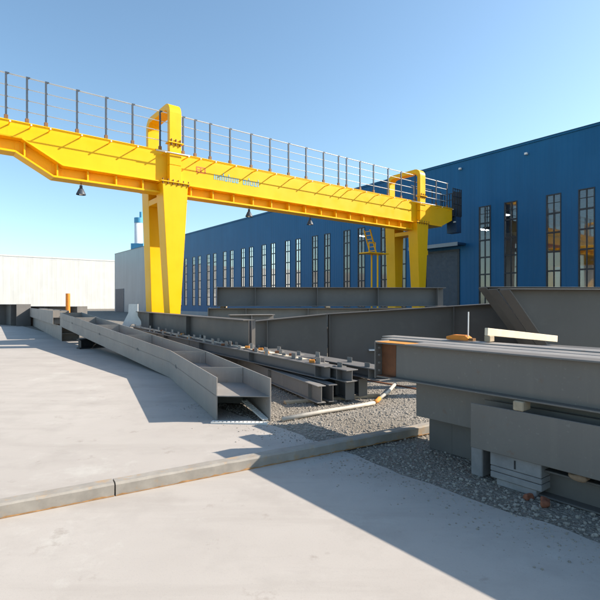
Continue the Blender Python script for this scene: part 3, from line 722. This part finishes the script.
# bell lamps hung from the track beam
def bell():
    root = thing('bell_lamp', 'x', 'lamp', (0, 0, 0), TH, 'bell lamps hung from the crane')
    prof = [(.012, 0), (.012, -.08), (.045, -.085), (.05, -.18), (.075, -.21), (.15, -.37), (.155, -.40)]
    n = 18
    def lathe(pr, mat, nm):
        mb = MB(); vs = [(r*math.cos(2*math.pi*k/n), r*math.sin(2*math.pi*k/n), z) for r, z in pr for k in range(n)]
        mb.add(vs, [(i*n+k, i*n+(k+1) % n, (i+1)*n+(k+1) % n, (i+1)*n+k) for i in range(len(pr)-1) for k in range(n)])
        return mb.build(nm, M[mat], root, smooth=True)
    lathe(prof[:3], 'boltsteel', 'hanger'); lathe(prof[2:], 'slate', 'lamp_shade'); lathe([(.0, -.30), (.05, -.31), (.07, -.36), (.05, -.41), (0, -.42)], 'galv', 'bulb')
    return root
b0 = bell()
spots = [(81, 'bell lamp hanging under the cantilever left of the left crane leg'), (249, 'bell lamp hanging under the middle of the girder, the nearer one'), (310, 'bell lamp hanging under the girder against the blue wall')]
for i, (u, lab) in enumerate(spots):
    t = tu(u, D0 + .2); zz = lerpz(trk, t) - .05
    o = b0 if i == 0 else copy_tree(b0)
    o.location = DG * (t*K) + DB * ((D0 + .2)*K) + Vector((0, 0, LIFT(zz))); o['label'] = lab
# small horn on the left leg
o = copy_tree(b0); o.scale = (.5, .5, .5); o['label'] = 'small bell lamp fixed beside the top of the left front leg'
t = T1 + .43; o.location = DG * (t*K) + DB * (13.2*K) + Vector((0, 0, LIFT(4.70)))

# ------------------------------------------------------------------ blue warehouse
CB = 21.3 * K; ZE = H + (8.85 - H) * K
def bw(s): return s * K
bb = DG * CB
THB = math.atan2(-DB.y, -DB.x)         # local x runs towards the camera, local y points into the building? -> checked below
ware = thing('blue_warehouse', 'long blue clad warehouse with tall paired windows behind the crane', 'warehouse', (bb.x, bb.y, 0), THB)
# local x = -DB ; local y = rotate +90: (-DB) rotated ccw = DG?  -DB=(.6105,-.792) -> ccw (.792,.6105)=DG  => +y goes into the building
SL, SR, DEP = bw(-55.0), bw(6.0), 34.0
WZ0, WZ1 = 1.25, H + (6.3 - H) * K
wins = []
k = 0
for k in range(-4, 14):
    s0 = -10.03 - 3.24 * k
    if k == 2: continue
    for s in (s0, s0 + 1.31): wins.append((bw(s), bw(s + .63)))
wins.sort()
mb = MB()
mb.box((SL, 0, 0), (SR, .2, WZ0)); mb.box((SL, 0, WZ1), (SR, .2, ZE))
x = SL
for a0, a1 in wins:
    mb.box((x, 0, WZ0), (a0, .2, WZ1)); x = a1
mb.box((x, 0, WZ0), (SR, .2, WZ1))
mb.box((SL, .2, 0), (SL + .2, DEP, ZE)).box((SR - .2, .2, 0), (SR, DEP, ZE))
mb.build('wall', M['bluewall'], ware)
MB().box((SL + .2, DEP - .2, 0), (SR - .2, DEP, ZE)).build('rear_wall', M['inner'], ware)
MB().prism([(SL - .1, -.12, ZE), (SL - .1, DEP + .1, ZE), (SL - .1, DEP / 2, ZE + 1.4)], (SR - SL + .2, 0, 0)).build('roof', M['bluetrim'], ware)
MB().box((SL - .1, -.06, ZE - .13), (SR + .1, -.002, ZE - .002)).build('eaves_trim', M['bluewall'], ware)
MB().box((SL + .3, .25, .0), (SR - .3, DEP - .3, .02)).build('hall_floor', M['innerfloor'], ware)
MB().box((SL, -.012, 0), (SR, -.003, .5)).build('plinth', M['greywall'], ware)
# windows
ww = wins[0][1] - wins[0][0]; wh = WZ1 - WZ0; nr = 6
mbf = MB(); fw = .055
mbf.box((0, -.03, 0), (fw, .1, wh)).box((ww - fw, -.03, 0), (ww, .1, wh)).box((fw, -.03, 0), (ww - fw, .1, fw)).box((fw, -.03, wh - fw), (ww - fw, .1, wh))
mbf.box((ww/2 - .025, -.012, fw), (ww/2 + .025, .08, wh - fw))
for i in range(1, nr):
    z = wh * i / nr
    for x0, x1 in ((fw, ww/2 - .025), (ww/2 + .025, ww - fw)): mbf.box((x0, -.022, z - .045), (x1, .09, z + .045))
for i in (nr - 1,):
    z = wh * (i + .55) / nr
    for x0, x1 in ((fw, ww/2 - .025), (ww/2 + .025, ww - fw)): mbf.box((x0, -.005, z - .014), (x1, .07, z + .014))
wf = mbf.build('window', M['frame'], ware); wf.location = (wins[0][0], 0, WZ0)
pn = MB().add([(fw, .035, fw), (ww - fw, .035, fw), (ww - fw, .035, wh - fw), (fw, .035, wh - fw)], [(0, 1, 2, 3)]).build('pane', M['glass'], wf)
for a0, a1 in wins[1:]:
    c = copy_tree(wf, ware); c.location = (a0, 0, WZ0)
# canopy and door behind the crane's right end
cx0, cx1 = bw(-18.0 + .9), bw(-14.0); CZ = H + (4.5 - H) * K
can = MB().box((cx0, -.9, CZ), (cx1, -.003, CZ + .14)).build('canopy', M['bluetrim'], ware)
MB().box((cx0, -.92, CZ - .08), (cx1, -.902, CZ + .16)).build('canopy_fascia', M['greywall'], can)
dr = MB().box((cx0 + .9, -.03, 0), (cx1 - .6, -.004, CZ - .35)).build('roller_door', M['slate'], ware)
MB().box((cx0 + .75, -.06, 0), (cx0 + .9, -.002, CZ - .2)).box((cx1 - .6, -.06, 0), (cx1 - .45, -.002, CZ - .2)).box((cx0 + .9, -.06, CZ - .35), (cx1 - .6, -.002, CZ - .2)).build('door_frame', M['frame'], dr)
for u, v in ((527, 154), (461, 169)):
    x = (u - U0) / F; Y = CB / (x * DG.x + DG.y); p = Vector((x*Y, Y, 0)); s = p.dot(-DB); z = H - (v - V0) * Y / F
    wl = MB().box((s - .08, -.18, z - .06), (s + .08, -.03, z + .06)).build('wall_lamp', M['galv'], ware, .01)
    MB().box((s - .04, -.03, z - .04), (s + .04, -.001, z + .04)).build('lamp_bracket', M['frame'], wl)
# things inside the hall seen through the windows
def inhall(sx, dy, z): return bb + (-DB) * sx + DG * dy + Vector((0, 0, z))
hc = thing('hall_crane', 'orange overhead crane inside the blue hall seen through its windows', 'overhead crane', inhall(bw(-9.5), 9, 0), THB)
MB().box((-4.5, -.6, 4.3), (7, .6, 5.6)).build('bridge_beam', M['hallorange'], hc, .02); MB().box((-1, -1, 3.2), (.4, 1, 4.3)).build('trolley', M['hallorange'], hc, .02)
MB().box((-4.9, -.5, 0), (-4.5, .5, 4.9)).build('column', M['hallorange'], hc, .02); MB().box((6.6, -.5, 0), (7, .5, 4.2)).build('column', M['hallorange'], hc, .02)
l0 = None; n = 0
for sx in (-30, -24, -18, -12, -6, 0):
    for dy in (8, 14, 20, 27):
        loc = inhall(bw(sx) + (dy * .4), dy, 8.6)
        if l0 is None:
            l0 = thing('hall_lamp', 'lit strip lamp under the roof inside the blue hall', 'ceiling lamp', loc, THB, 'lit strip lamps inside the hall')
            MB().box((-.16, -.8, -.03), (.16, .8, 0)).build('diffuser', M['tube'], l0); MB().box((-.2, -.85, .002), (.2, .85, .06)).build('housing', M['galv'], l0)
            MB().tube([(0, -.7, .06), (0, -.7, ZE - 8.6)], .01, 6).tube([(0, .7, .06), (0, .7, ZE - 8.6)], .01, 6).build('hanger', M['frame'], l0)
        else:
            c = copy_tree(l0); c.location = loc

# grey end block of the warehouse row
SA0, SA1 = bw(-71.7), bw(-55.0) - .02
ann = thing('grey_warehouse', 'plain grey clad warehouse at the far end of the blue one', 'warehouse', tuple(bb + (-DB) * ((SA0 + SA1) / 2)), THB)
hw = (SA1 - SA0) / 2
MB().box((-hw, -.05, 0), (hw, 30, ZE - .15)).build('wall', M['greywall'], ann)
MB().prism([(-hw - .1, -.15, ZE - .148), (-hw - .1, 30.1, ZE - .148), (-hw - .1, 15, ZE + 1.2)], (2*hw + .1, 0, 0)).build('roof', M['greywall'], ann)
MB().box((-hw + .6, -.09, 0), (-hw + 5.5, -.053, 4.2)).build('roller_door', M['slate'], ann)
# chimney
fx = pt(138.5, 303, 118)
ch = thing('flue_stack', 'white flue with a blue cap rising behind the grey warehouse', 'chimney', (fx.x, fx.y, 0))
q_ = lambda v: H + (V0 - v) * 118 / F
MB().tube([(0,0,0),(0,0,q_(223))], .95, 20).build('shaft', M['chimwhite'], ch, smooth=True)
MB().tube([(0,0,q_(223)),(0,0,q_(218))], 1.02, 20).build('cap', M['chimblue'], ch)
MB().tube([(.6,0,q_(218)),(.6,0,q_(212))], .35, 12).build('vent_pipe', M['chimblue'], ch)
MB().box((-1.4,-1.4,q_(252)),(1.6,1.3,q_(244))).build('base_collar', M['chimblue'], ch)

# white warehouse closing the yard
KW = 140.0
wb = DB * (KW + .0)
ZW = H + (7.62 - H) / 71.7 * KW
white = thing('white_warehouse', 'long white warehouse closing the yard at the far left', 'warehouse', (wb.x, wb.y, 0), TH)
tR = 60
MB().box((-110, 0, 0), (tR, 25, ZW)).build('wall', M['whitewall'], white)
MB().box((-110.1, -.15, ZW + .001), (tR + .1, 25.1, ZW + .35)).build('roof', M['whitewall'], white)
MB().box((-110, -.03, ZW - .3), (tR, -.003, ZW)).build('eaves_trim', M['galv'], white)
for x in (-38, -18, -2):
    MB().box((x, -.04, 0), (x + 4.5, -.003, 4.6)).build('roller_door', M['galv'], white)

# ------------------------------------------------------------------ light
EL = 33.4; SAZ = math.atan2(.992, .12)                 # sun to the right, a touch ahead of the camera
sd = Vector((math.sin(SAZ) * math.cos(R(EL)), math.cos(SAZ) * math.cos(R(EL)), math.sin(R(EL))))
sl = bpy.data.lights.new('sun', 'SUN'); sl.energy = 5.0; sl.angle = R(.5); sl.color = (1, .91, .78)
so = bpy.data.objects.new('sun', sl); COL.objects.link(so); so.rotation_euler = (-sd).to_track_quat('-Z', 'Y').to_euler()
w = bpy.data.worlds.new('World'); S.world = w; w.use_nodes = True
nt = w.node_tree; bg = nt.nodes['Background']
sky = nt.nodes.new('ShaderNodeTexSky'); sky.sky_type = 'NISHITA'; sky.sun_disc = False
sky.sun_elevation = R(EL); sky.sun_rotation = SAZ; sky.altitude = 0; sky.air_density = 1.0; sky.dust_density = .9; sky.ozone_density = .6
tint = mix(nt, 1.0, sky.outputs[0], (.94, 1.09, 1.10), 'MULTIPLY'); nt.links.new(tint, bg.inputs[0]); bg.inputs[1].default_value = .122
S.view_settings.view_transform = 'Standard'; S.view_settings.look = 'None'; S.view_settings.gamma = 1; S.view_settings.use_curve_mapping = False
S.view_settings.exposure = 0.82
S.cycles.max_bounces = 8; S.cycles.transparent_max_bounces = 12; S.cycles.use_denoising = True

# ------------------------------------------------------------------ camera
cd = bpy.data.cameras.new('camera'); cam = bpy.data.objects.new('camera', cd); COL.objects.link(cam)
cd.sensor_width = 36; cd.lens = 36 * F / 600; cd.shift_y = (V0 - 300) / 600; cd.clip_start = .05; cd.clip_end = 3000
cam.location = (0, 0, H); cam.rotation_euler = (R(90), 0, 0)
S.camera = cam
